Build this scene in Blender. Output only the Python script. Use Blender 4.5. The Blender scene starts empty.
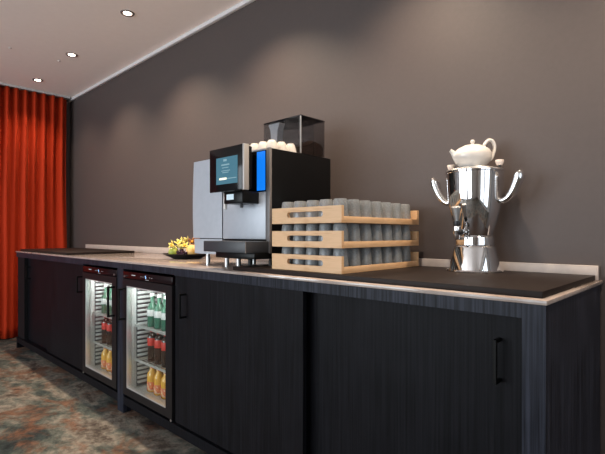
import bpy, bmesh, math, random
from mathutils import Vector, Matrix
random.seed(7)
PI = math.pi
S = bpy.context.scene
COL = S.collection

# ------------------------------------------------------------------ materials
def new_mat(name):
    m = bpy.data.materials.new(name); m.use_nodes = True
    nt = m.node_tree
    return m, nt, nt.nodes['Principled BSDF']
def mat(name, col, rough=.5, metal=0, spec=.5, emit=None, es=0, coat=0, trans=0, ior=1.45, alpha=1):
    m, nt, b = new_mat(name)
    b.inputs['Base Color'].default_value = (*col, 1)
    b.inputs['Roughness'].default_value = rough
    b.inputs['Metallic'].default_value = metal
    b.inputs['Specular IOR Level'].default_value = spec
    b.inputs['Coat Weight'].default_value = coat
    b.inputs['Transmission Weight'].default_value = trans
    b.inputs['IOR'].default_value = ior
    b.inputs['Alpha'].default_value = alpha
    if emit:
        b.inputs['Emission Color'].default_value = (*emit, 1)
        b.inputs['Emission Strength'].default_value = es
    return m
def noise_mat(name, stops, scale=(1,1,1), nscale=5, detail=4, rough=.5, bump=0, distort=0, spec=.5, coat=0, rough_var=0, metal=0):
    m, nt, b = new_mat(name)
    tc = nt.nodes.new('ShaderNodeTexCoord'); mp = nt.nodes.new('ShaderNodeMapping')
    mp.inputs['Scale'].default_value = scale
    nt.links.new(tc.outputs['Object'], mp.inputs['Vector'])
    n = nt.nodes.new('ShaderNodeTexNoise')
    n.inputs['Scale'].default_value = nscale; n.inputs['Detail'].default_value = detail
    n.inputs['Distortion'].default_value = distort
    nt.links.new(mp.outputs[0], n.inputs['Vector'])
    r = nt.nodes.new('ShaderNodeValToRGB')
    els = r.color_ramp.elements
    els[0].position = stops[0][0]; els[0].color = (*stops[0][1], 1)
    els[1].position = stops[-1][0]; els[1].color = (*stops[-1][1], 1)
    for p, c in stops[1:-1]:
        e = els.new(p); e.color = (*c, 1)
    nt.links.new(n.outputs['Fac'], r.inputs['Fac'])
    nt.links.new(r.outputs['Color'], b.inputs['Base Color'])
    b.inputs['Roughness'].default_value = rough
    b.inputs['Metallic'].default_value = metal
    b.inputs['Specular IOR Level'].default_value = spec
    b.inputs['Coat Weight'].default_value = coat
    if bump:
        bp = nt.nodes.new('ShaderNodeBump'); bp.inputs['Strength'].default_value = bump
        bp.inputs['Distance'].default_value = .002
        nt.links.new(n.outputs['Fac'], bp.inputs['Height']); nt.links.new(bp.outputs[0], b.inputs['Normal'])
    return m

M = {}
M['wall'] = noise_mat('wall_paint', [(.3,(.052,.039,.0365)),(.7,(.056,.042,.0395))], nscale=60, detail=3, rough=.6, bump=.08)
M['wall_light'] = mat('wall_light', (.70,.66,.62), .8)
M['ceiling'] = noise_mat('ceiling_paint', [(.3,(.88,.77,.71)),(.7,(.90,.79,.73))], nscale=20, rough=.75)
M['trim'] = mat('trim_white', (.62,.60,.60), .5)
def carpet():
    m, nt, b = new_mat('marbled_carpet')
    tc = nt.nodes.new('ShaderNodeTexCoord')
    def noise(scale, detail, dist, loc=(0,0,0), sc=(1,1,1)):
        mp = nt.nodes.new('ShaderNodeMapping'); mp.inputs['Location'].default_value = loc; mp.inputs['Scale'].default_value = sc
        nt.links.new(tc.outputs['Object'], mp.inputs['Vector'])
        n = nt.nodes.new('ShaderNodeTexNoise'); n.inputs['Scale'].default_value = scale
        n.inputs['Detail'].default_value = detail; n.inputs['Distortion'].default_value = dist
        n.inputs['Roughness'].default_value = .68
        nt.links.new(mp.outputs[0], n.inputs['Vector']); return n
    def ramp(n, stops):
        r = nt.nodes.new('ShaderNodeValToRGB'); els = r.color_ramp.elements
        els[0].position, els[1].position = stops[0][0], stops[-1][0]
        els[0].color = (*stops[0][1],1); els[1].color = (*stops[-1][1],1)
        for p, c in stops[1:-1]: els.new(p).color = (*c,1)
        nt.links.new(n.outputs['Fac'], r.inputs['Fac']); return r
    a = noise(1.7, 8, .35, (3.1,1.7,0), (1,1.5,1))
    base = ramp(a, [(.32,(.012,.015,.018)),(.41,(.035,.046,.044)),(.48,(.10,.105,.09)),(.53,(.20,.175,.145)),(.59,(.075,.058,.047)),(.66,(.02,.016,.016))])
    c = noise(3.4, 9, .5, (8,4,0), (1,1.3,1))
    rust = ramp(c, [(.50,(0,0,0)),(.60,(.8,.8,.8))])
    mix = nt.nodes.new('ShaderNodeMix'); mix.data_type = 'RGBA'
    nt.links.new(rust.outputs[0], mix.inputs[0]); nt.links.new(base.outputs[0], mix.inputs[6])
    mix.inputs[7].default_value = (.14,.064,.036,1)
    f = noise(18, 6, .2); fr = ramp(f, [(.3,(.42,.42,.42)),(.7,(1.3,1.3,1.3))])
    mul = nt.nodes.new('ShaderNodeMix'); mul.data_type = 'RGBA'; mul.blend_type = 'MULTIPLY'; mul.inputs[0].default_value = 1
    nt.links.new(mix.outputs[2], mul.inputs[6]); nt.links.new(fr.outputs[0], mul.inputs[7])
    nt.links.new(mul.outputs[2], b.inputs['Base Color'])
    b.inputs['Roughness'].default_value = .9; b.inputs['Specular IOR Level'].default_value = .15
    bp = nt.nodes.new('ShaderNodeBump'); bp.inputs['Strength'].default_value = .4; bp.inputs['Distance'].default_value = .004
    g = noise(220, 2, 0); nt.links.new(g.outputs['Fac'], bp.inputs['Height']); nt.links.new(bp.outputs[0], b.inputs['Normal'])
    return m
M['carpet'] = carpet()
def reeded(name, dark, light, rough=.42, spec=.13):
    # fine vertical staves: colour noise stretched along z, plus a coarser block variation
    m, nt, b = new_mat(name)
    tc = nt.nodes.new('ShaderNodeTexCoord')
    def noise(sc, detail):
        mp = nt.nodes.new('ShaderNodeMapping'); mp.inputs['Scale'].default_value = sc
        nt.links.new(tc.outputs['Object'], mp.inputs['Vector'])
        n = nt.nodes.new('ShaderNodeTexNoise'); n.inputs['Scale'].default_value = 1; n.inputs['Detail'].default_value = detail
        nt.links.new(mp.outputs[0], n.inputs['Vector']); return n
    n1 = noise((130,130,2.5), 3); n2 = noise((9,9,7), 1)
    ad = nt.nodes.new('ShaderNodeMath'); ad.operation = 'MULTIPLY_ADD'; ad.inputs[1].default_value = .25
    nt.links.new(n2.outputs['Fac'], ad.inputs[0]); nt.links.new(n1.outputs['Fac'], ad.inputs[2])
    r = nt.nodes.new('ShaderNodeValToRGB'); e = r.color_ramp.elements
    e[0].position = .42; e[0].color = (*dark,1); e[1].position = .82; e[1].color = (*light,1)
    nt.links.new(ad.outputs[0], r.inputs['Fac']); nt.links.new(r.outputs[0], b.inputs['Base Color'])
    b.inputs['Roughness'].default_value = rough; b.inputs['Specular IOR Level'].default_value = spec
    bp = nt.nodes.new('ShaderNodeBump'); bp.inputs['Strength'].default_value = .35; bp.inputs['Distance'].default_value = .002
    nt.links.new(n1.outputs['Fac'], bp.inputs['Height']); nt.links.new(bp.outputs[0], b.inputs['Normal'])
    return m
M['reed'] = reeded('reeded_laminate', (.002,.0025,.0045), (.029,.032,.046))
M['door'] = reeded('door_laminate', (.0016,.0016,.0024), (.0075,.0075,.0100), .5, .10)
M['recess'] = mat('recess_black', (.004,.004,.005), .7, spec=.2)
M['black'] = mat('satin_black', (.012,.012,.014), .35)
M['handle'] = mat('handle_black', (.004,.004,.004), .5, spec=.15)
M['stone'] = noise_mat('polished_stone', [(.3,(.29,.225,.195)),(.5,(.37,.31,.28)),(.7,(.32,.26,.23))], nscale=9, detail=8, rough=.09, distort=.6)
M['splash'] = noise_mat('stone_upstand', [(.3,(.40,.345,.32)),(.7,(.46,.405,.375))], nscale=30, detail=5, rough=.4)
M['slab'] = noise_mat('dark_slab', [(.3,(.012,.008,.007)),(.7,(.016,.0105,.009))], nscale=40, rough=.5, spec=.15)
M['curtain'] = mat('orange_curtain', (.36,.024,.004), .8, spec=.2)
_b = M['curtain'].node_tree.nodes['Principled BSDF']
_b.inputs['Sheen Weight'].default_value = .12; _b.inputs['Sheen Tint'].default_value = (1,.25,.08,1)
M['crate'] = noise_mat('birch_wood', [(.3,(.60,.365,.19)),(.5,(.67,.42,.23)),(.75,(.55,.31,.145))], scale=(6,6,40), nscale=1.3, detail=5, rough=.5, distort=.8)
M['cup'] = None
def cupmat():
    m, nt, b = new_mat('smoky_grey_cup')
    tc = nt.nodes.new('ShaderNodeTexCoord'); n = nt.nodes.new('ShaderNodeTexNoise'); n.inputs['Scale'].default_value = 160
    nt.links.new(tc.outputs['Object'], n.inputs['Vector'])
    r = nt.nodes.new('ShaderNodeValToRGB'); e = r.color_ramp.elements
    e[0].position = .3; e[0].color = (.20,.215,.225,1); e[1].position = .75; e[1].color = (.29,.31,.32,1)
    nt.links.new(n.outputs['Fac'], r.inputs['Fac']); nt.links.new(r.outputs[0], b.inputs['Base Color'])
    b.inputs['Alpha'].default_value = .72; b.inputs['Roughness'].default_value = .3; b.inputs['Coat Weight'].default_value = .3; b.inputs['Coat Roughness'].default_value = .12
    return m
M['cup'] = cupmat()
M['silver'] = noise_mat('silver_panel', [(.3,(.40,.43,.48)),(.7,(.43,.46,.51))], nscale=30, rough=.45, metal=.2)
M['silver_edge'] = mat('silver_edge', (.42,.40,.39), .4, .2)
M['mach_black'] = mat('machine_black', (.004,.004,.0045), .35, spec=.2)
M['base_grey'] = mat('drip_tray_grey', (.035,.037,.043), .4)
M['gloss_black'] = mat('gloss_black', (.006,.006,.007), .12, spec=.18)
M['screen'] = mat('screen_lit', (.02,.05,.07), .12, emit=(.055,.15,.20), es=1.0)
M['screen_text'] = mat('screen_text', (.1,.15,.18), .3, emit=(.16,.27,.30), es=1.0)
M['screen_button'] = mat('screen_button', (.5,.5,.4), .3, emit=(.75,.75,.6), es=1.0)
M['blue'] = mat('blue_led', (.0,.05,.2), .4, emit=(.006,.19,.80), es=1.15)
M['white_disp'] = mat('small_display', (.2,.2,.2), .3, emit=(.45,.6,.7), es=1)
M['chrome'] = mat('chrome', (.82,.82,.83), .05, 1)
M['chrome_soft'] = mat('chrome_handle', (.84,.84,.85), .16, 1)
M['trim_grey'] = mat('trim_grey', (.16,.15,.15), .45)
M['pillar_grey'] = mat('pillar_grey', (.27,.27,.28), .4)
M['steel'] = mat('brushed_steel', (.50,.50,.50), .38, 1)
M['porcelain'] = mat('white_porcelain', (.62,.58,.54), .22, coat=.2)
M['knob'] = mat('ivory_knob', (.74,.62,.54), .35)
def smoked(name, col, fac):
    m = bpy.data.materials.new(name); m.use_nodes = True; nt = m.node_tree; nt.nodes.clear()
    o = nt.nodes.new('ShaderNodeOutputMaterial'); mx = nt.nodes.new('ShaderNodeMixShader')
    t = nt.nodes.new('ShaderNodeBsdfTransparent'); t.inputs[0].default_value = (*col,1)
    g = nt.nodes.new('ShaderNodeBsdfGlossy'); g.inputs['Roughness'].default_value = .03
    g.inputs['Color'].default_value = (.9,.9,.9,1)
    lw = nt.nodes.new('ShaderNodeLayerWeight'); lw.inputs[0].default_value = .5
    pw = nt.nodes.new('ShaderNodeMath'); pw.operation = 'POWER'; pw.inputs[1].default_value = 4
    f = nt.nodes.new('ShaderNodeMath'); f.operation = 'MULTIPLY_ADD'; f.inputs[1].default_value = .6; f.inputs[2].default_value = fac
    nt.links.new(lw.outputs['Facing'], pw.inputs[0]); nt.links.new(pw.outputs[0], f.inputs[0])
    nt.links.new(f.outputs[0], mx.inputs[0]); nt.links.new(t.outputs[0], mx.inputs[1]); nt.links.new(g.outputs[0], mx.inputs[2])
    nt.links.new(mx.outputs[0], o.inputs[0]); return m
M['smoke'] = smoked('smoked_acrylic', (.77,.77,.78), .02)
M['glass'] = smoked('door_glass', (.93,.96,.95), .02)
M['white_plastic'] = mat('white_liner', (.66,.69,.70), .4)
M['runner_dark'] = mat('runner_strip_grey', (.12,.13,.14), .5)
M['alu'] = mat('aluminium_rail', (.75,.75,.74), .3, .7)
M['led'] = mat('cool_led', (.9,.9,.9), .4, emit=(1,.97,.92), es=3)
M['fridge_black'] = mat('fridge_black', (.008,.007,.008), .4, spec=.25)
M['panel_red'] = mat('control_panel', (.010,.004,.005), .2, spec=.22)
M['digit'] = mat('digit_blue', (.1,.2,.3), .4, emit=(.35,.6,1), es=2)
M['mark'] = mat('white_mark', (.6,.6,.6), .4)
M['green_glass'] = mat('green_bottle', (.045,.14,.095), .2, coat=.5)
M['cola'] = mat('dark_drink', (.03,.012,.01), .12, coat=.5)
M['red'] = mat('red_label', (.55,.035,.025), .4)
M['juice'] = mat('yellow_juice', (.72,.36,.05), .25, coat=.3)
M['orange_label'] = noise_mat('orange_label', [(.35,(.75,.25,.06)),(.5,(.60,.10,.05)),(.65,(.75,.6,.35))], nscale=45, rough=.5)
M['plate'] = mat('black_plate', (.010,.009,.010), .3)
M['apple'] = mat('green_apple', (.38,.44,.07), .35)
M['orange'] = noise_mat('orange_peel', [(.3,(.78,.44,.10)),(.7,(.85,.55,.20))], nscale=60, rough=.5, bump=.3)
M['grape'] = mat('purple_grape', (.045,.015,.03), .25)
M['husk'] = noise_mat('yellow_husk', [(.3,(.62,.50,.10)),(.5,(.78,.70,.20)),(.7,(.80,.60,.16))], nscale=40, rough=.7)
M['husk_brown'] = mat('brown_husk', (.30,.13,.045), .7)
M['physalis'] = mat('golden_berry', (.80,.40,.04), .3)
M['stem'] = mat('woody_stem', (.16,.10,.03), .7)
M['bulb'] = mat('lamp_lens', (1,1,1), .4, emit=(1,.86,.70), es=18)
M['lamp_ring'] = mat('lamp_ring', (.16,.13,.12), .4, .3)
M['lamp_white'] = mat('lamp_white', (.6,.53,.5), .5)
M['rubber'] = mat('rubber', (.01,.01,.01), .6)
M['beans'] = noise_mat('coffee_beans', [(.3,(.012,.007,.005)),(.7,(.05,.025,.015))], nscale=90, rough=.4, bump=.6)
M['funnel'] = mat('grey_chute', (.62,.64,.67), .4)
M['window_frame'] = mat('window_frame', (.05,.05,.05), .5)

# ------------------------------------------------------------------ mesh helpers
def box(bm, x0, x1, y0, y1, z0, z1, bev=0, seg=2):
    vs = [bm.verts.new((x, y, z)) for x in (x0, x1) for y in (y0, y1) for z in (z0, z1)]
    fs = [(0,1,3,2),(4,6,7,5),(0,4,5,1),(2,3,7,6),(0,2,6,4),(1,5,7,3)]
    faces = [bm.faces.new([vs[i] for i in f]) for f in fs]
    if bev:
        ed = set()
        for f in faces: ed.update(f.edges)
        bmesh.ops.bevel(bm, geom=list(ed), offset=bev, segments=seg, profile=.5, affect='EDGES')
def lathe(bm, prof, c=(0,0,0), seg=32, axis=None, smooth=True):
    """prof = [(r,z)]; closed at both ends when r == 0"""
    mt = Matrix.Translation(c)
    if axis is not None: mt = mt @ Vector((0,0,1)).rotation_difference(Vector(axis)).to_matrix().to_4x4()
    rings = []
    for r, z in prof:
        if r < 1e-6: rings.append([bm.verts.new(mt @ Vector((0,0,z)))])
        else: rings.append([bm.verts.new(mt @ Vector((r*math.cos(2*PI*i/seg), r*math.sin(2*PI*i/seg), z))) for i in range(seg)])
    for a, b in zip(rings, rings[1:]):
        for i in range(seg):
            j = (i+1) % seg
            if len(a) == 1 and len(b) == 1: continue
            if len(a) == 1: f = [a[0], b[j], b[i]]
            elif len(b) == 1: f = [a[i], a[j], b[0]]
            else: f = [a[i], a[j], b[j], b[i]]
            try: bm.faces.new(f)
            except ValueError: pass
def tube(bm, pts, rad, seg=12, flat=1, side=None):
    """round (or flattened) bar along pts; rad is number or list"""
    pts = [Vector(p) for p in pts]; n = len(pts)
    if not isinstance(rad, (list, tuple)): rad = [rad]*n
    side = Vector(side) if side else None
    rings = []
    for i, p in enumerate(pts):
        t = (pts[min(i+1,n-1)] - pts[max(i-1,0)]).normalized()
        s = side if side else (Vector((0,0,1)) if abs(t.z) < .9 else Vector((1,0,0)))
        u = (s - t*s.dot(t)).normalized(); v = t.cross(u)
        rings.append([bm.verts.new(p + u*rad[i]*math.cos(2*PI*k/seg)*flat + v*rad[i]*math.sin(2*PI*k/seg)) for k in range(seg)])
    for a, b in zip(rings, rings[1:]):
        for k in range(seg): bm.faces.new([a[k], a[(k+1)%seg], b[(k+1)%seg], b[k]])
    bm.faces.new(rings[0][::-1]); bm.faces.new(rings[-1])
def smooth_path(pts, k=6):
    pts = [Vector(p) for p in pts]; P = [pts[0]] + pts + [pts[-1]]; out = []
    for i in range(1, len(P)-2):
        a, b, c, d = P[i-1:i+3]
        for j in range(k):
            t = j/k
            out.append(.5*((2*b) + (c-a)*t + (2*a-5*b+4*c-d)*t*t + (3*b-a-3*c+d)*t**3))
    out.append(pts[-1]); return out
def build(name, fn, m, parent=None, smooth=False, loc=None, recalc=True, ang=None):
    bm = bmesh.new(); fn(bm)
    if recalc: bmesh.ops.recalc_face_normals(bm, faces=bm.faces[:])
    me = bpy.data.meshes.new(name); bm.to_mesh(me); bm.free()
    me.materials.append(M[m] if isinstance(m, str) else m)
    o = bpy.data.objects.new(name, me); COL.objects.link(o)
    if smooth:
        me.polygons.foreach_set('use_smooth', [True]*len(me.polygons))
        try: me.set_sharp_from_angle(angle=math.radians(ang or 40))
        except Exception: pass
    if parent: o.parent = parent
    if loc: o.location = loc
    return o
def bxo(name, m, parent, *a, bev=0, **k):
    return build(name, lambda bm: box(bm, *a, bev=bev), m, parent, smooth=bool(bev), **k)
def tag(o, label, cat, group=None):
    o['label'] = label; o['category'] = cat
    if group: o['group'] = group
    return o
def thing(name, label, cat, loc=(0,0,0), rz=0, group=None):
    o = bpy.data.objects.new(name, None); COL.objects.link(o)
    o.location = loc; o.rotation_euler = (0,0,rz); o.empty_display_size = .05
    return tag(o, label, cat, group)
def struct(o): o['kind'] = 'structure'; return o
def dup(root, loc, label=None, rz=None, group=None):
    r = root.copy(); COL.objects.link(r); r.location = loc
    if rz is not None: r.rotation_euler = (0,0,rz)
    if label: r['label'] = label
    if group: r['group'] = group
    for ch in list(root.children):
        c = ch.copy(); COL.objects.link(c); c.parent = r
        for g in list(ch.children):
            d = g.copy(); COL.objects.link(d); d.parent = c
    return r

# ------------------------------------------------------------------ the room
ZC = 2.700; YW = .69; XL = -5.32; XR = 3.4; YF = -5.2
struct(bxo('floor', 'carpet', None, XL, XR, YF, YW, -.05, 0))
struct(bxo('ceiling', 'ceiling', None, XL, XR, YF, YW, ZC, ZC+.06))
struct(bxo('wall_back', 'wall', None, XL-.1, XR+.1, YW, YW+.1, -.05, ZC+.06))
struct(bxo('wall_left', 'wall', None, XL-.1, XL, YF, YW, -.05, ZC+.06))
def wall_with_openings(axis, pos, th, a0, a1, ops, z0, z1):
    def fn(bm):
        cur = a0
        for o0, o1 in ops:
            seg(bm, cur, o0, 0, ZC); seg(bm, o0, o1, 0, z0); seg(bm, o0, o1, z1, ZC); cur = o1
        seg(bm, cur, a1, 0, ZC)
    def seg(bm, s, e, zz0, zz1):
        if e-s < .001: return
        if axis == 'y': box(bm, s, e, pos, pos+th, zz0, zz1)
        else: box(bm, pos, pos+th, s, e, zz0, zz1)
    return fn
FO = [(-5.0,-3.5),(-2.9,-1.4),(-.8,.7)]; RO = [(-3.1,-1.65),(-1.45,0)]
WZ0, WZ1 = .04, 2.5
struct(build('wall_front', wall_with_openings('y', YF-.15, .15, XL, XR, FO, WZ0, WZ1), 'wall_light'))
struct(build('wall_right', wall_with_openings('x', XR, .15, YF, YW, RO, WZ0, WZ1), 'wall_light'))
wn = 0
def window(axis, a0, a1):
    global wn; wn += 1
    def fn(bm):
        mid = (a0+a1)/2
        for s, e, zz0, zz1 in ((a0,a0+.05,WZ0,WZ1),(a1-.05,a1,WZ0,WZ1),(mid-.03,mid+.03,WZ0,WZ1),(a0,a1,WZ0,WZ0+.06),(a0,a1,WZ1-.06,WZ1)):
            if axis == 'y': box(bm, s, e, YF-.1, YF-.04, zz0, zz1)
            else: box(bm, XR+.04, XR+.1, s, e, zz0, zz1)
    struct(build('window_%d' % wn, fn, 'window_frame'))
for a, b in FO: window('y', a, b)
for a, b in RO: window('x', a, b)
struct(bxo('trim_1', 'trim', None, XL+.0, XR, YW-.028, YW, ZC-.03, ZC, bev=.004))
# curtain with its ceiling track
def curtain(bm):
    y0, y1 = -1.9, .615; ny = 520; nz = 26; th = .004
    rows = []
    for k in range(nz+1):
        z = .012 + (2.675-.012)*k/nz; q = k/nz
        row = []
        for i in range(ny+1):
            y = y0 + (y1-y0)*i/ny
            w = math.sin(y*2*PI/.088 + .5*math.sin(y*7))
            lo = .62*math.sin(y*2*PI/.176 + 1.1*math.sin(y*5.3)) + .38*math.sin(y*2*PI/.095 + 2*math.sin(y*3.1+1))
            g = max(0, min(1, (q-.25)/.7)); x = XL + -.0+.115 + .036*(w*g + lo*(1-g)) + .006*math.sin(z*2.3+y*9)*(1-q)
            row.append(bm.verts.new((x, y + .004*math.sin(z*3), z)))
        rows.append(row)
    for a, b in zip(rows, rows[1:]):
        for i in range(ny): bm.faces.new([a[i], a[i+1], b[i+1], b[i]])
t = thing('curtain', 'floor length red-orange pleated curtain hanging at the far end of the room', 'curtain', (XL+.115,-.6,0))
o = build('fabric', curtain, 'curtain', t, smooth=True, ang=180); o.location = (-XL-.115,.6,0)
sm = o.modifiers.new('thickness','SOLIDIFY'); sm.thickness = .003
bxo('curtain_track', 'trim', t, -.03, .03, -1.35, 1.245, 2.68, 2.706, bev=.003)

# recessed ceiling spots
def ring(bm):
    lathe(bm, [(.034,-.004),(.045,-.006),(.049,0),(.036,0),(.030,-.001),(.030,-.004),(.034,-.004)], seg=32)
def mk_light():
    t = thing('recessed_downlight', '', 'ceiling light', (0,0,ZC))
    build('trim_ring', ring, 'lamp_ring', t, smooth=True)
    build('lens', lambda bm: lathe(bm, [(0,-.004),(.024,-.004),(.029,-.001),(0,-.001)], seg=24), 'bulb', t, smooth=True)
    return t
LX = [-2.785,-3.865,-4.81,-1.74,-.695,.35]
labs = ['round recessed ceiling spot, the one nearest the camera of the three in view','round recessed ceiling spot, middle one of the row of three',
        'round recessed ceiling spot nearest the red curtain','round recessed ceiling spot above the coffee machine, out of frame',
        'round recessed ceiling spot above the crates of cups, out of frame','round recessed ceiling spot beyond the right counter end, out of frame']
L0 = None
for x, lb, pw_ in zip(LX, labs, (130,90,36,130,130,130)):
    if L0 is None: L0 = mk_light(); L0['label'] = lb; L0['group'] = 'ceiling spots along the dark wall'; L0.location = (x,.205,ZC)
    else: dup(L0, (x,.205,ZC), lb)
    sp = bpy.data.lights.new('spot','SPOT'); sp.energy = pw_*1.05
    sp.color = (1,.80,.60); sp.spot_size = math.radians(120); sp.spot_blend = 1; sp.shadow_soft_size = .03
    so = bpy.data.objects.new('spot_lamp', sp); COL.objects.link(so); so.location = (x,.205,ZC-.02)
# small sprinkler dots on the ceiling
for i, (x, y) in enumerate(((-4.10,.177),(-4.09,-.21))):
    tag(build('ceiling_sensor', lambda bm: lathe(bm, [(0,-.008),(.008,-.008),(.014,-.001),(0,0)], seg=16), 'lamp_white', None, smooth=True, loc=(x,y,ZC)),
        ['tiny round ceiling sensor between the two farther spots','tiny round ceiling sensor near the left edge of the photo'][i], 'sensor', 'ceiling sensors')

# ------------------------------------------------------------------ counter
H = .95; X0 = -4.75
def door_handle(parent, x, z0, z1, y, out=.04, r=.005):
    def fn(bm):
        box(bm, x-r, x+r, y-out, y-out+2*r, z0, z1, .0015)
        box(bm, x-r, x+r, y-out+r, y+.001, z0, z0+2*r, .001); box(bm, x-r, x+r, y-out+r, y+.001, z1-2*r, z1, .001)
    return build('handle', fn, 'handle', parent)
AZ = .893   # underside of the apron
# left cabinet
t = thing('sideboard_cabinet', 'dark sliding-door cabinet at the curtain end, left of the drinks fridges', 'cabinet', (0,0,0))
bxo('side_panel', 'door', t, X0, X0+.03, .0905, .66, 0, H-.012)
bxo('leg', 'door', t, X0, X0+.03, 0, .09, 0, .055)
bxo('gap_shade_strip', 'recess', t, X0, -4.535, .012, .09, .108, AZ-.0005)  # black strip painting in the shade of the open gap beside the door
bxo('carcass', 'recess', t, X0+.03, -3.06, .09, .66, .10, H-.02)
bxo('apron', 'reed', t, X0, -3.06, 0, .09, AZ, H-.012)
bxo('bottom_rail', 'door', t, X0, -3.06, 0, .09, .056, .107)
d = bxo('door', 'door', t, -4.53, -3.87, .045, .065, .107, AZ); door_handle(d, -4.46, .69, .81, .045)
d = bxo('door', 'door', t, -3.875, -3.06, .01, .03, .118, AZ-.003); door_handle(d, -3.10, .69, .81, .01)
# fridge bay
t = thing('fridge_bay', 'dark open counter bay framing the two glass-door fridges', 'cabinet', (0,0,0))
bxo('apron', 'reed', t, -3.06, -1.80, 0, .09, .902, H-.012)
bxo('post', 'reed', t, -2.487, -2.405, 0, .05, 0, .9015)
bxo('bottom_rail', 'door', t, -3.06, -2.487, 0, .05, .056, .107)
bxo('bottom_rail', 'door', t, -2.405, -1.80, 0, .05, .056, .107)
bxo('back_panel', 'recess', t, -3.06, -1.80, .64, .66, .056, H-.02)
bxo('deck', 'recess', t, -3.06, -1.80, .055, .635, .10, .1112)
# right cabinet
t = thing('sideboard_cabinet', 'dark sliding-door cabinet forming the near right end of the counter', 'cabinet', (0,0,0))
bxo('side_panel', 'reed', t, -.03, 0, 0, .66, 0, H-.012)
bxo('corner_panel', 'reed', t, -.058, -.03, 0, .09, 0, H-.012)
bxo('carcass', 'recess', t, -1.80, -.03, .10, .66, .10, H-.02)
bxo('apron', 'reed', t, -1.80, -.058, 0, .10, .898, H-.012)
bxo('bottom_rail', 'door', t, -1.80, -.058, 0, .09, .056, .107)
d = bxo('door', 'door', t, -1.80, -.862, .006, .026, .118, .8965); door_handle(d, -1.70, .685, .812, .006)
d = bxo('door', 'door', t, -.905, -.058, .055, .075, .107, .898); door_handle(d, -.135, .70, .825, .055)
# plinth
tag(bxo('plinth', 'recess', None, X0+.031, -.031, .0915, .62, 0, .0535), 'black recessed plinth running under the whole counter', 'plinth')
# worktop + upstand
t = thing('worktop', 'thin polished beige stone worktop running the length of the counter', 'worktop', (0,0,0))
bxo('stone_top', 'stone', t, X0-.004, .004, -.006, YW-.001, H-.012, H, bev=.0015)
bxo('upstand', 'splash', t, -4.79, -.008, YW-.022, YW-.001, H, 1.003, bev=.002)
tag(bxo('counter_mat', 'slab', None, -1.335, -.016, .03, YW-.026, H+.0005, .969, bev=.0015), 'long dark brown slab on the counter under the crates and samovar', 'slab')
tag(bxo('counter_mat', 'slab', None, X0+.01, -3.47, .03, .59, H+.0005, .969, bev=.0015), 'dark brown slab on the counter nearest the red curtain', 'slab')

# ------------------------------------------------------------------ fridges
BOT = {}
def bottle(name, prof, m, extra):
    t = thing(name, '', 'bottle')
    build('glass_body', lambda bm: lathe(bm, prof, seg=20), m, t, smooth=True)
    for n, p, mm in extra: build(n, lambda bm, p=p: lathe(bm, p, seg=20), mm, t, smooth=True)
    return t
def proto_green():
    return bottle('green_bottle', [(0,0),(.030,0),(.032,.004),(.032,.105),(.028,.122),(.013,.145),(.012,.185),(0,.185)], 'green_glass',
        [('cap', [(0,.185),(.014,.185),(.014,.200),(0,.200)], 'white_plastic'), ('label', [(.0325,.066),(.0327,.067),(.0327,.104),(.0325,.105)], 'mark')])
def proto_cola():
    return bottle('cola_bottle', [(0,0),(.028,0),(.030,.004),(.030,.150),(.024,.162),(.013,.172),(.013,.180),(0,.180)], 'cola',
        [('cap', [(0,.180),(.015,.180),(.015,.190),(0,.190)], 'red'), ('label', [(.0305,.098),(.0308,.099),(.0308,.144),(.0305,.145)], 'red')])
def proto_juice():
    return bottle('juice_bottle', [(0,0),(.030,0),(.033,.004),(.033,.095),(.030,.112),(.018,.130),(.016,.142),(0,.142)], 'juice',
        [('cap', [(0,.142),(.018,.142),(.018,.154),(0,.154)], 'orange_label'), ('label', [(.0335,.012),(.0338,.013),(.0338,.062),(.0335,.063)], 'orange_label')])
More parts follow.
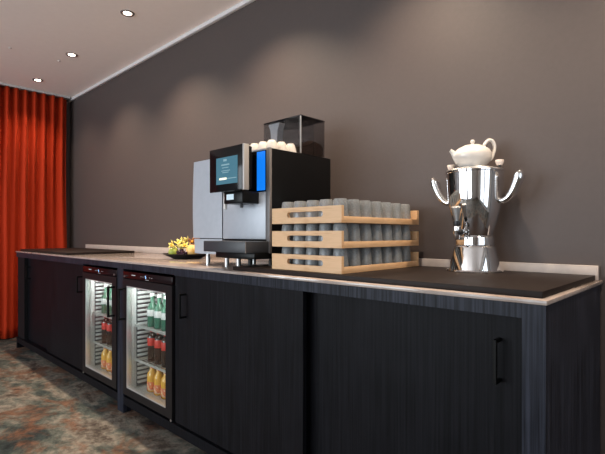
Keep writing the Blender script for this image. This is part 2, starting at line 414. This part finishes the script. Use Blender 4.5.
def fridge(x0, x1, label, hside, who):
    w = x1-x0
    t = thing('drinks_fridge', label, 'fridge', (x0, 0, .113), 0, 'glass-door drinks fridges in the counter')
    z = lambda v: v-.113
    def shell(bm):
        box(bm, 0, .03, .03, .62, z(.125), z(.845)); box(bm, w-.03, w, .03, .62, z(.125), z(.845))
        box(bm, .03, w-.03, .03, .62, z(.845)-.03, z(.845)); box(bm, .03, w-.03, .60, .62, z(.125), z(.815))
        box(bm, .03, w-.03, .03, .60, z(.125), z(.15))
    build('cabinet_shell', shell, 'fridge_black', t)
    def liner(bm):
        box(bm, .03, .034, .035, .5, z(.15), z(.815)); box(bm, w-.034, w-.03, .035, .5, z(.15), z(.815))
        box(bm, .034, w-.034, .5, .504, z(.15), z(.815)); box(bm, .034, w-.034, .035, .5, z(.15), z(.155))
        box(bm, .034, w-.034, .035, .5, z(.81), z(.815))
    build('inner_liner', liner, 'white_plastic', t)
    for fx in (.04, w-.04): 
        build('foot', lambda bm: lathe(bm, [(0,0),(.012,0),(.012,.013),(0,.013)], seg=14), 'steel', t, loc=(fx,.06,-.001))
    cp = bxo('control_panel', 'panel_red', t, 0, w, -.004, .03, z(.847), z(.888), bev=.002)
    def digits(bm):   # a small lit "5"
        cx = w*.50; s = .004; zc = z(.868)
        for a in ((-1,1,1.8),(-1,1,0),(-1,1,-1.8)): box(bm, cx+a[0]*s, cx+a[1]*s, -.0055, -.004, zc+a[2]*s-.0009, zc+a[2]*s+.0009)
        box(bm, cx-s-.0009, cx-s+.0009, -.0055, -.004, zc, zc+1.8*s); box(bm, cx+s-.0009, cx+s+.0009, -.0055, -.004, zc-1.8*s, zc)
    build('display_digit', digits, 'digit', cp)
    for a_, b_, c_, e_ in ((.20,.28,.868,.872),(.40,.41,.866,.869),(.44,.45,.866,.869),(.58,.59,.866,.869),(.62,.63,.866,.869),(.5,.56,.852,.854)):
        bxo('printed_mark', 'mark', cp, w*a_, w*b_, -.0055, -.004, z(c_), z(e_))
    lk = build('door_lock', lambda bm: lathe(bm, [(0,0),(.006,0),(.006,.006),(0,.006)], seg=14, axis=(0,-1,0)), 'steel', cp)
    lk.location = (w-.028 if hside > 0 else .028, -.004, z(.858))
    gx0, gx1, gz0, gz1 = .043, w-.066, z(.170), z(.800)
    def frame(bm):
        box(bm, 0, gx0, -.006, .028, z(.127), z(.843)); box(bm, gx1, w, -.006, .028, z(.127), z(.843))
        box(bm, gx0, gx1, -.006, .028, z(.127), gz0); box(bm, gx0, gx1, -.006, .028, gz1, z(.843))
    d = build('door', frame, 'fridge_black', t)
    def arail(bm):
        a = .007
        box(bm, gx0, gx0+a, -.002, .026, gz0, gz1); box(bm, gx1-a, gx1, -.002, .026, gz0, gz1)
        box(bm, gx0+a, gx1-a, -.002, .026, gz0, gz0+a); box(bm, gx0+a, gx1-a, -.002, .026, gz1-a, gz1)
    build('glazing_bead', arail, 'alu', d)
    bxo('glass_pane', 'glass', d, gx0+.007, gx1-.007, .006, .010, gz0+.007, gz1-.007)
    hx = w-.028 if hside > 0 else .034
    door_handle(d, hx, z(.59), z(.785), -.006, .046, .006)
    bl = build('hinge_stud', lambda bm: lathe(bm, [(0,0),(.007,0),(.007,.005),(0,.005)], seg=12, axis=(0,-1,0)), 'steel', t)
    bl.location = (w-.012 if hside < 0 else .012, -.002, z(.121))
    # shelf runners on both inner walls
    for sx, ex in ((.0345,.0345),(w-.0485,w-.0385)):
        def rack(bm):
            for k in range(22):
                zz = z(.18)+k*.028
                box(bm, sx, sx+.014, .07, .20, zz, zz+.015, .003)
        rk = build('shelf_runner', rack, 'white_plastic', t)
        bxo('runner_strip', 'runner_dark', rk, ex, ex+.003, .066, .205, z(.16), z(.80))
    for zs in (.548,.335):
        def sh(bm):
            for yy in [0.06+.02*k for k in range(21)]: box(bm, .05, w-.05, yy, yy+.004, z(zs), z(zs)+.004)
            box(bm, .045, w-.045, .05, .058, z(zs)-.006, z(zs)+.008); box(bm, .045, .053, .058, .47, z(zs)-.002, z(zs)+.004); box(bm, w-.053, w-.045, .058, .47, z(zs)-.002, z(zs)+.004)
        build('wire_shelf', sh, 'alu', t)
    bxo('light_strip', 'led', t, .06, w-.06, .04, .055, z(.803), z(.81))
    li = bpy.data.lights.new('fridge_lamp','AREA'); li.shape = 'RECTANGLE'; li.size = w-.14; li.size_y = .04; li.energy = 1.3; li.color = (1,.97,.92)
    lo = bpy.data.objects.new('fridge_lamp', li); COL.objects.link(lo); lo.location = (x0+w/2, .05, .800); lo.rotation_euler = (math.radians(25),0,0)
    # contents
    names = ['nearest the camera','second from the right','third from the right','leftmost']
    for key, zs, sh, nm, pr in (('g', .5525,'top shelf','green bottle', proto_green),('c', .3395,'middle shelf','dark red-labelled bottle', proto_cola),('j', .1555,'floor','yellow juice bottle', proto_juice)):
        for r in range(3):
            for c in range(5):
                loc = (x1-.083-.0835*c, .105+.085*r, zs)
                rowname = ['front row','second row','back row'][r]
                if r < 2: lb = '%s, %s of the %s, %s fridge' % (nm, ['rightmost','second from right','middle one','second from left','leftmost'][c], rowname, who)
                else: lb = '%s in the hidden back row, %s fridge' % (nm, who)
                grp = '%ss in the %s fridge' % (nm.split(' with')[0], who)
                if key not in BOT:
                    o = pr(); o.location = loc; o['label'] = lb; o['group'] = grp; BOT[key] = o
                else: dup(BOT[key], loc, lb, group=grp)
fridge(-3.048, -2.492, 'black glass-door drinks fridge farther from the camera, on the curtain side', 1, 'farther')
fridge(-2.400, -1.815, 'larger-looking black glass-door drinks fridge nearer the camera', -1, 'nearer')

# ------------------------------------------------------------------ coffee machine
t = thing('coffee_machine', 'black and silver coffee machine with touchscreen and blue light strip', 'coffee machine', (-1.36,.35,H))
ox, oy, oz = 1.36, -.35, -H
def cm(name, m, parent, *a, bev=0):
    o = bxo(name, m, parent, *a, bev=bev)
    o.location = (ox, oy, oz) if parent is t else (0,0,0)
    return o
body = cm('housing', 'mach_black', t, -1.566, -1.200, .15, .578, 1.012, 1.520, bev=.006)
cm('front_door', 'silver', t, -1.556, -1.226, .136, .1505, 1.094, 1.318, bev=.003)
cm('display_recess', 'gloss_black', t, -1.556, -1.226, .140, .1505, 1.320, 1.512)
cm('corner_trim', 'trim_grey', t, -1.2225, -1.199, .137, .152, 1.03, 1.521, bev=.002)
cm('top_trim', 'silver_edge', t, -1.566, -1.2265, .134, .152, 1.512, 1.521, bev=.002)
cm('light_strip', 'blue', t, -1.288, -1.232, .1365, .1398, 1.325, 1.508)
sc = cm('touchscreen', 'gloss_black', t, -1.472, -1.222, -.004, .010, 1.316, 1.520, bev=.003)
cm('screen_frame', 'silver_edge', sc, -1.2225, -1.212, -.004, .026, 1.316, 1.521, bev=.002)
cm('screen_back', 'mach_black', sc, -1.470, -1.215, .010, .046, 1.322, 1.514, bev=.004)
cm('display', 'screen', sc, -1.416, -1.256, -.0052, -.0038, 1.350, 1.474)
def txt(bm):
    for zz, a, b, h in ((1.455,-1.36,-1.335,.010),(1.436,-1.375,-1.315,.006),(1.424,-1.37,-1.322,.003),(1.410,-1.375,-1.31,.003),(1.402,-1.368,-1.32,.003)):
        box(bm, a, b, -.0058, -.0051, zz, zz+h)
    box(bm, -1.335, -1.262, -.0058, -.0051, 1.3725, 1.376)
build('display_text', txt, 'screen_text', sc)
cm('display_button', 'screen_button', sc, -1.392, -1.336, -.0058, -.0051, 1.370, 1.380)
cm('mount_arm', 'mach_black', t, -1.47, -1.315, .046, .140, 1.34, 1.50, bev=.004)
sp = cm('outlet_head', 'mach_black', t, -1.412, -1.272, .035, .137, 1.262, 1.318, bev=.005)
cm('small_display', 'white_disp', sp, -1.388, -1.335, .0335, .0355, 1.280, 1.306)
build('nozzle', lambda bm: lathe(bm, [(0,-.018),(.007,-.018),(.009,0),(0,0)], c=(-1.34,.085,1.262), seg=16), 'base_grey', sp, smooth=True)
w_ = build('steam_wand', lambda bm: lathe(bm, [(0,1.238),(.007,1.238),(.009,1.245),(.009,1.318),(0,1.318)], c=(-1.433,.06,0), seg=18), 'porcelain', t, smooth=True); w_.location = (ox,oy,oz)
dt = cm('drip_tray', 'base_grey', t, -1.530, -1.208, 0, .1405, 1.034, 1.086, bev=.003)
cm('tray_seam', 'trim_grey', dt, -1.2082, -1.2065, .000, .004, 1.034, 1.086)
cm('base', 'mach_black', t, -1.500, -1.205, .05, .56, 1.004, 1.035, bev=.004)
def foot_prof(h): return [(0,0),(.012,0),(.012,h-.012),(.010,h-.010),(.010,h),(0,h)]
for fx, fy, mm in ((-1.540,.150,'steel'),(-1.443,.15,'steel'),(-1.365,.16,'rubber'),(-1.225,.17,'rubber'),(-1.46,.53,'steel'),(-1.24,.53,'steel')):
    o = build('foot', lambda bm: lathe(bm, foot_prof(.056-(.019 if fx > -1.3 else .0006)), c=(fx,fy,H+(.0195 if fx > -1.3 else .0006)), seg=18), mm, t, smooth=True); o.location = (ox,oy,oz)
# bean hopper
hx0, hx1, hy0, hy1, hz0, hz1 = -1.475, -1.2, .345, .527, 1.5205, 1.712
def acr(bm):
    th = .004
    box(bm, hx0, hx0+th, hy0+th, hy1-th, hz0, hz1-.006); box(bm, hx1-th, hx1, hy0+th, hy1-th, hz0, hz1-.006)
    box(bm, hx0, hx1, hy0, hy0+th, hz0, hz1-.006); box(bm, hx0, hx1, hy1-th, hy1, hz0, hz1-.006)
hp = build('bean_hopper', acr, 'smoke', t); hp.location = (ox,oy,oz)
cm('hopper_lid', 'gloss_black', hp, hx0-.001, hx1+.001, hy0-.001, hy1+.001, hz1-.006, hz1, bev=.002)
cm('corner_pillar', 'pillar_grey', hp, hx1-.0045, hx1+.0012, hy0-.0012, hy0+.0045, hz0, hz1-.006)
cm('divider', 'smoke', hp, hx0+.006, hx1-.006, hy0+.10, hy0+.104, hz0, hz1-.012)
def beans(bm):
    n = 8; top = []
    for i in range(n+1):
        row = []
        for j in range(n+1):
            x = hx0+.008+(hx1-hx0-.016)*i/n; y = hy0+.008+(hy1-hy0-.016)*j/n
            zz = hz0+.03+.055*math.exp(-((x-hx1+.05)**2/.006+(y-hy1+.06)**2/.004))+.006*random.random()
            row.append(bm.verts.new((x,y,zz)))
        top.append(row)
    for i in range(n):
        for j in range(n): bm.faces.new([top[i][j],top[i+1][j],top[i+1][j+1],top[i][j+1]])
    rim = [top[i][0] for i in range(n+1)]+[top[n][j] for j in range(1,n+1)]+[top[i][n] for i in range(n-1,-1,-1)]+[top[0][j] for j in range(n-1,0,-1)]
    low = [bm.verts.new((v.co.x,v.co.y,hz0+.002)) for v in rim]
    for k in range(len(rim)): bm.faces.new([rim[k],low[k],low[(k+1)%len(rim)],rim[(k+1)%len(rim)]])
    bm.faces.new(low)
build('coffee_beans', beans, 'beans', hp, smooth=True)
def chute(bm):
    prof = [(.042,1.702),(.040,1.694),(.027,1.665),(.023,1.62),(.022,1.54)]
    cx = -1.405
    rows = []
    for hw, zz in prof:
        rows.append([bm.verts.new((cx+a*hw, hy0+.03+b*.02, zz)) for a, b in ((-1,-1),(1,-1),(1,1),(-1,1))])
    for a, b in zip(rows, rows[1:]):
        for k in range(4): bm.faces.new([a[k],a[(k+1)%4],b[(k+1)%4],b[k]])
    bm.faces.new(rows[0]); bm.faces.new(rows[-1])
build('bean_chute', chute, 'funnel', hp)

# side unit (milk cooler)
t2 = thing('milk_cooler', 'silver-grey side unit with curved outer edge, standing left of the coffee machine', 'milk cooler', (-1.68,.35,H))
def side_shell(z0, z1, xl):
    def fn(bm):
        # plan outline with a rounded outer front corner, bulging slightly at mid height
        n = 10
        rows = []
        for k in range(n+1):
            zz = z0+(z1-z0)*k/n
            q = (zz-1.02)/.50; bulge = .012*math.sin(PI*min(1,max(0,q)))
            pts = [(-1.572,.142),(-1.572,.57),(xl-bulge+.01,.57)]
            for a in range(7):
                th = PI + a/6*PI/2
                pts.append((xl-bulge+.035+.035*math.cos(th), .142+.035+.035*math.sin(th)))
            rows.append([bm.verts.new((x,y,zz)) for x, y in pts])
        m_ = len(rows[0])
        for a, b in zip(rows, rows[1:]):
            for k in range(m_): bm.faces.new([a[k],a[(k+1)%m_],b[(k+1)%m_],b[k]])
        bm.faces.new(rows[0]); bm.faces.new(rows[-1])
    return fn
for nm, a, b in (('upper_housing',1.097,1.520),('lower_drawer',1.012,1.092)):
    o = build(nm, side_shell(a,b,-1.858 if nm[0]=='u' else -1.850), 'silver', t2, smooth=True); o.location = (1.68,-.35,-H)
o = bxo('inner_core', 'mach_black', t2, -1.80, -1.574, .16, .56, 1.09, 1.099); o.location = (1.68,-.35,-H)
for fx, fy in ((-1.708,.150),(-1.62,.40),(-1.80,.52),(-1.62,.54)):
    o = build('foot', lambda bm: lathe(bm, foot_prof(.062), c=(fx,fy,H+.0006), seg=18), 'steel', t2, smooth=True); o.location = (1.68,-.35,-H)

# espresso cups on the machine, upside down
def ecup():
    t = thing('espresso_cup', '', 'cup')
    build('bowl', lambda bm: lathe(bm, [(.027,0),(.0285,0),(.028,.006),(.0255,.022),(.0215,.040),(.018,.047),(.0155,.0485),(.0155,.052),(.0135,.052),(.0125,.049),(0,.049)], seg=28), 'porcelain', t, smooth=True)
    build('handle', lambda bm: tube(bm, smooth_path([(.024,0,.040),(.036,0,.038),(.040,0,.026),(.035,0,.015),(.0265,0,.013)],4), .003, 8), 'porcelain', t, smooth=True)
    return t
E0 = None
for i in range(4):
    for j in range(2 if i else 3):
        loc = (-1.240-.063*i, .1885+.0625*j, 1.5214)
        lb = 'white upturned espresso cup on the machine, ' + (
            ['nearest the front right corner','second along the front edge','third along the front edge','fourth along the front edge'][i] if j == 0 else
            (['','middle one along the right edge','rearmost along the right edge, by the hopper'][j] if i == 0 else
             'second row, %s from the right edge' % ['','second','third','fourth'][i]))
        if E0 is None: E0 = ecup(); E0.scale = (1.07,1.07,.86); E0.location = loc; E0['label'] = lb; E0['group'] = 'espresso cups on the coffee machine'; E0.rotation_euler = (0,0,2.6)
        else: dup(E0, loc, lb, rz=2.5+.1*((i*3+j) % 4))

# ------------------------------------------------------------------ crates of cups
CX0, CX1, CY0, CY1 = -1.096, -.712, .058, .632; CW = CX1-CX0; CL = CY1-CY0
def crate(z, label):
    t = thing('wooden_crate', label, 'crate', (CX0, CY0, z), 0, 'stacked wooden cup crates')
    def endp(yy):
        def fn(bm):
            # end board with a stadium hand slot
            hz, hw, hr = .036, .088, .0115; n = 8; T = .014; Ht = .066
            slot, outer = [], []
            for sg in (1,-1):
                cx_ = CW/2+sg*hw; ex_ = CW/2-hw
                crn = sorted([sg*math.atan2(Ht-hz, ex_), -sg*math.atan2(hz, ex_)]+[-PI/2+PI*a/8 for a in range(9)])
                for th in crn:
                    c_, s_ = math.cos(th), math.sin(th)
                    if sg < 0: th2 = PI+th
                    else: th2 = th
                    c_, s_ = math.cos(th2), math.sin(th2)
                    slot.append((cx_+hr*c_, hz+hr*s_))
                    tx = ex_/abs(c_) if abs(c_) > 1e-6 else 1e9
                    tz = ((Ht-hz) if s_ > 0 else hz)/abs(s_) if abs(s_) > 1e-6 else 1e9
                    q = min(tx, tz); outer.append((cx_+q*c_, hz+q*s_))
            fr = []
            for yv in (yy, yy+T):
                fr.append(([bm.verts.new((x,yv,zz)) for x, zz in slot],[bm.verts.new((x,yv,zz)) for x, zz in outer]))
            m_ = len(slot)
            for s, o_ in fr:
                for k in range(m_): bm.faces.new([s[k],s[(k+1)%m_],o_[(k+1)%m_],o_[k]])
            for k in range(m_):
                kk = (k+1)%m_
                bm.faces.new([fr[0][0][k],fr[0][0][kk],fr[1][0][kk],fr[1][0][k]])
                bm.faces.new([fr[0][1][k],fr[0][1][kk],fr[1][1][kk],fr[1][1][k]])
        return fn
    build('end_panel', endp(0), 'crate', t); build('end_panel', endp(CL-.014), 'crate', t)
    bxo('side_rail', 'crate', t, CW-.012, CW, .0142, CL-.0142, 0, .025, bev=.001)
    bxo('side_rail', 'crate', t, 0, .012, .0142, CL-.0142, 0, .025, bev=.001)
    bxo('base_board', 'crate', t, .0125, CW-.0125, .0145, CL-.0145, .001, .0085)
    return t
PIT = .0965
def tumbler():
    return tag(build('tumbler', lambda bm: lathe(bm, [(.0305,0),(.0318,0),(.0322,.003),(.0316,.025),(.0292,.060),(.0270,.080),(.0245,.0858),(.018,.0864),(0,.0858)], seg=24), 'cup', None, smooth=True), '', 'cup')
T0 = None
ordn = ['first','second','third','fourth','fifth','sixth','seventh']
for k, nm in enumerate(('bottom','middle','top')):
    z = .9695+PIT*k
    crate(z, {'bottom':'pale wooden crate of cups at the bottom of the stack','middle':'pale wooden crate of cups in the middle of the stack','top':'pale wooden crate of cups on top of the stack'}[nm])
    for i in range(5):
        for j in range(7):
            x = CX1-.0475-(CW-.095)/4*i; y = CY0+.052+(CL-.104)/6*j
            if i == 0: lb = 'grey upturned cup, %s from the near corner along the %s crate\'s open side' % (ordn[j], nm)
            elif j == 0: lb = 'grey upturned cup behind the %s crate\'s handle panel, %s from its right end' % (nm, ordn[i])
            else: lb = 'grey upturned cup hidden inside the %s crate' % nm
            loc = (x, y, z+.0088)
            if T0 is None: T0 = tumbler(); o = T0
            else: o = T0.copy(); COL.objects.link(o)
            o.location = loc; o['label'] = lb; o['group'] = 'grey cups in the %s crate' % nm
            o.rotation_euler = (0,0,random.random()*6)

# ------------------------------------------------------------------ samovar
SX, SY, SZ = -.417, .556, .9695
t = thing('samovar', 'polished chrome samovar with two horn handles and a front tap', 'samovar', (SX,SY,SZ))
build('base', lambda bm: lathe(bm, [(0,0),(.108,0),(.110,.002),(.108,.005),(.100,.007),(.099,.012),(.094,.035),(.086,.070),(.079,.098),(.074,.104),(0,.104)], seg=64), 'chrome', t, smooth=True, ang=25)
build('collar', lambda bm: lathe(bm, [(0,.1045),(.073,.1045),(.075,.107),(.075,.137),(.073,.140),(0,.140)], seg=64), 'chrome', t, smooth=True, ang=25)
build('urn', lambda bm: lathe(bm, [(0,.1405),(.066,.1405),(.0685,.146),(.0735,.160),(.080,.180),(.088,.208),(.0955,.240),(.102,.275),(.1065,.310),(.1095,.345),(.1115,.375),(.1125,.396),(.1165,.398),(.1165,.404),(.113,.406),(0,.406)], seg=72), 'chrome', t, smooth=True, ang=25)
build('lid', lambda bm: lathe(bm, [(0,.4065),(.110,.4065),(.108,.411),(.085,.414),(.070,.415),(.068,.421),(.062,.421),(.060,.416),(0,.415)], seg=64), 'steel', t, smooth=True, ang=25)
for s in (-1,1):
    pts = smooth_path([(s*.093,0,.290),(s*.108,0,.281),(s*.128,0,.288),(s*.149,0,.312),(s*.163,0,.342),(s*.172,0,.366),(s*.173,0,.380),(s*.167,0,.388)],5)
    n = len(pts)
    rr = [.0105+.0085*min(1,i/(n*.7)) for i in range(n)]; rr[-1] = .006; rr[-2] = .0135; rr[-3] = .017
    build('handle', lambda bm: tube(bm, pts, rr, 20, flat=1.3, side=(0,1,0)), 'chrome_soft', t, smooth=True, ang=60)
    kb = build('lid_knob', lambda bm: lathe(bm, [(0,.012),(.010,.012),(.014,.019),(.0165,.028),(.0155,.033),(0,.034)], c=(s*.100,0,.409), seg=24), 'knob', t, smooth=True)
    build('knob_stem', lambda bm: lathe(bm, [(0,0),(.005,0),(.005,.018),(0,.018)], c=(s*.100,0,.403), seg=14), 'black', kb, smooth=True)
tp = build('tap', lambda bm: (lathe(bm, [(0,0),(.020,0),(.020,.004),(.011,.006),(.011,.062),(0,.062)], c=(0,-.070,.158), seg=24, axis=(0,-1,0)),
                             lathe(bm, [(0,0),(.008,0),(.010,.003),(.012,.020),(.0145,.028),(.0145,.050),(.011,.054),(0,.054)], c=(0,-.130,.128), seg=24)), 'chrome', t, smooth=True)
build('tap_collar', lambda bm: lathe(bm, [(0,0),(.012,0),(.0135,.004),(.0135,.018),(.010,.020),(0,.020)], c=(0,-.130,.182), seg=24), 'black', tp, smooth=True)
build('tap_lever', lambda bm: tube(bm, [(0,-.130,.202),(0,-.131,.212),(0,-.135,.235),(0,-.139,.254),(0,-.140,.259)], [.009,.012,.017,.020,.014], 18, flat=.6, side=(0,1,0)), 'steel', tp, smooth=True)
build('tap_plug', lambda bm: lathe(bm, [(0,0),(.012,0),(.013,.003),(.009,.010),(0,.010)], c=(.013,-.130,.158), seg=20, axis=(1,0,0)), 'black', tp, smooth=True)
tp.rotation_euler = (0,0,math.radians(-7))
# teapot on top
t = thing('teapot', 'squat white porcelain teapot standing on top of the samovar', 'teapot', (SX-.006,SY-.004,SZ+.4215), math.radians(43.6))
t.scale = (1.04,1.04,1.14)
def tbody(bm):
    lathe(bm, [(0,0),(.045,0),(.047,.003),(.056,.012),(.066,.026),(.0705,.038),(.069,.050),(.062,.062),(.050,.071),(.036,.0765),(.034,.0765),(0,.0765)], seg=44)
    for v in bm.verts:   # leaning forward to the spout
        q = v.co.z/.076
        v.co.x += .006*math.sin(PI*q) * (-1 if v.co.x < 0 else .4)*abs(v.co.x)/.07
build('pot_body', tbody, 'porcelain', t, smooth=True)
ld = build('lid', lambda bm: lathe(bm, [(.036,.0767),(.034,.0785),(.018,.0815),(.006,.083),(0,.083)], seg=32), 'porcelain', t, smooth=True)
build('lid_knob', lambda bm: lathe(bm, [(0,.082),(.005,.082),(.005,.086),(.0085,.091),(.0085,.096),(.005,.100),(0,.101)], seg=20), 'porcelain', ld, smooth=True)
build('spout', lambda bm: tube(bm, smooth_path([(-.052,0,.030),(-.068,0,.042),(-.078,0,.054),(-.088,0,.062)],4), [.022,.020,.018,.016,.014,.012,.011,.010,.009,.008,.0075,.007,.007], 16), 'porcelain', t, smooth=True)
build('handle', lambda bm: tube(bm, smooth_path([(.040,0,.070),(.050,0,.088),(.063,0,.0985),(.078,0,.095),(.086,0,.078),(.083,0,.055),(.074,0,.034),(.060,0,.024)],5), .0062, 12, flat=1.25, side=(0,1,0)), 'porcelain', t, smooth=True)

# ------------------------------------------------------------------ fruit plate
PX, PY = -2.385, .445
t = thing('fruit_plate', 'low black dish of fruit on the stone worktop, left of the coffee machine', 'plate', (PX,PY,H+.0005))
build('dish', lambda bm: lathe(bm, [(0,0),(.095,0),(.100,.002),(.165,.030),(.168,.034),(.164,.034),(.098,.008),(0,.008)], seg=40), 'plate', t, smooth=True)
def at(dx, dy, z): return (PX+dx, PY+dy, H+z)
# axis of view: R=(.724,.69) to the right in the picture, -F towards camera
def rv(r, f, z): return at(.724*r+.69*f, .69*r-.724*f, z)   # f>0: towards the camera
fr = build('apple', lambda bm: lathe(bm, [(0,.006),(.012,.002),(.024,.006),(.034,.022),(.036,.038),(.030,.054),(.018,.062),(.006,.058),(0,.054)], seg=28), 'apple', None, smooth=True, loc=rv(-.082,.045,.0105))
tag(fr, 'green-yellow apple at the left side of the black fruit dish', 'apple')
build('stem', lambda bm: tube(bm, [(0,0,.054),(.002,0,.062),(.005,0,.070)], .0015, 6), 'stem', fr)
fo = tag(build('orange', lambda bm: lathe(bm, [(0,0)]+[(.043*math.sin(PI*i/14), .043-.043*math.cos(PI*i/14)) for i in range(1,14)]+[(0,.086)], seg=30), 'orange', None, smooth=True, loc=rv(.052,.064,.012)), 'round yellow-orange citrus fruit at the front of the black fruit dish', 'orange')
build('stem_scar', lambda bm: lathe(bm, [(0,.0845),(.004,.086),(0,.0875)], seg=10), 'stem', fo)
gt = thing('grape_bunch', 'small bunch of dark purple grapes in the middle of the fruit dish', 'grapes', rv(-.018,.066,.016))
gm = None
for i in range(26):
    a = i*2.4; r = .012*math.sqrt(i % 12); zz = .011+.016*(i//12)+.002*(i % 3)
    p = (r*math.cos(a)*1.15, r*math.sin(a)*.8, zz)
    if gm is None:
        gm = build('grape', lambda bm: lathe(bm, [(0,-.011)]+[(.0105*math.sin(PI*k/8), -.011*math.cos(PI*k/8)) for k in range(1,8)]+[(0,.011)], seg=14), 'grape', gt, smooth=True, loc=p); g = gm
    else:
        g = gm.copy(); COL.objects.link(g); g.location = p
build('stalk', lambda bm: tube(bm, [(0,0,.012),(.004,.003,.045),(.012,.01,.058)], .002, 6), 'stem', gt)
# physalis: golden berry in open papery husk
def physalis(mh):
    t = thing('physalis', '', 'fruit')
    build('berry', lambda bm: lathe(bm, [(0,-.010)]+[(.010*math.sin(PI*k/8), -.010*math.cos(PI*k/8)) for k in range(1,8)]+[(0,.010)], seg=16), 'physalis', t, smooth=True)
    def petals(bm):
        for k in range(5):
            a = 2*PI*k/5; ca, sa = math.cos(a), math.sin(a)
            def P(u, w, z): return bm.verts.new((ca*u-sa*w, sa*u+ca*w, z))
            rows = [[P(.003,-.003,-.011),P(.003,.003,-.011)],[P(.014,-.010,-.007),P(.015,0,-.010),P(.014,.010,-.007)],[P(.026,-.010,.004),P(.027,0,.001),P(.026,.010,.004)],[P(.036,0,.016)]]
            bm.faces.new([rows[0][0],rows[1][0],rows[1][1]]); bm.faces.new([rows[0][0],rows[1][1],rows[0][1]]); bm.faces.new([rows[0][1],rows[1][1],rows[1][2]])
            bm.faces.new([rows[1][0],rows[2][0],rows[2][1],rows[1][1]]); bm.faces.new([rows[1][1],rows[2][1],rows[2][2],rows[1][2]])
            bm.faces.new([rows[2][0],rows[3][0],rows[2][1]]); bm.faces.new([rows[2][1],rows[3][0],rows[2][2]])
    h = build('husk', petals, mh, t, smooth=True, recalc=True)
    md = h.modifiers.new('thickness','SOLIDIFY'); md.thickness = .0008
    return t
pa, pb = physalis('husk'), physalis('husk_brown')
spots = [(-.105,.02,.098,0),(-.055,.030,.112,0),(-.085,.075,.088,0),(-.038,.065,.088,0),(-.002,.066,.094,0),(-.005,.02,.125,0),(.045,.045,.118,1),(-.050,-.02,.118,0),(.070,-.045,.095,0),(.075,.030,.122,1),(.100,-.05,.115,1),(.112,.03,.108,1),(-.060,-.045,.085,0),(-.005,-.04,.078,0),(-.105,-.06,.050,0),(.05,-.07,.075,1)]
plab = ['top left of the pile','peak of the pile above the apple','in front of the apple top','left of centre','low left, just above the grapes','top centre back','centre of the pile','low centre, above the grapes','right of centre at the top','just above the orange fruit','top right, half behind the machine','far right beside the machine','behind the centre','at the back right','at the back left','at the back behind the orange fruit']
for i, (r, f, z, kb) in enumerate(spots):
    src = pb if kb else pa
    lb = ('physalis with brown papery husk, ' if kb else 'physalis with open yellow husk, ')+plab[i]+' on the black dish'
    if not src.get('used'): src['used'] = 1; o = src; o.location = rv(r,f,z); o['label'] = lb; o['group'] = 'physalis on the fruit dish'
    else: o = dup(src, rv(r,f,z), lb, group='physalis on the fruit dish')
    o.scale = (.86,.86,.86); o.rotation_euler = (random.uniform(-.2,1.2), random.uniform(-.6,.6), random.uniform(0,6))
for o in (pa, pb): del o['used']
for o in S.objects:
    if 'used' in o: del o['used']

# ------------------------------------------------------------------ light
def area(name, loc, rot, sx, sy, e, col):
    l = bpy.data.lights.new(name,'AREA'); l.shape = 'RECTANGLE'; l.size = sx; l.size_y = sy; l.energy = e; l.color = col
    o = bpy.data.objects.new(name, l); COL.objects.link(o); o.location = loc; o.rotation_euler = rot
    return o
DAY = (.86,.94,1.0)
for (a, b), e_ in zip(FO, (160,120,60)): area('daylight', ((a+b)/2, YF-.18, 1.31), (PI/2,0,0), b-a, 2.38, e_, DAY)
for a, b in RO: area('daylight', (XR+.18, (a+b)/2, 1.31), (PI/2,0,PI/2), b-a, 2.38, 24, DAY)
w = bpy.data.worlds.new('world'); S.world = w; w.use_nodes = True
w.node_tree.nodes['Background'].inputs[0].default_value = (.8,.9,1,1); w.node_tree.nodes['Background'].inputs[1].default_value = .4

# ------------------------------------------------------------------ camera
cam = bpy.data.cameras.new('camera'); co = bpy.data.objects.new('camera', cam); COL.objects.link(co)
co.location = (.3405,-1.2586,1.1212); co.rotation_euler = (PI/2, 0, math.radians(43.614))
cam.sensor_width = 36; cam.lens = 449/605*36; cam.shift_y = 6.6/605; cam.clip_start = .05
S.camera = co
S.view_settings.view_transform = 'Standard'; S.view_settings.look = 'None'; S.view_settings.gamma = 1
S.view_settings.exposure = 0; S.view_settings.use_curve_mapping = False
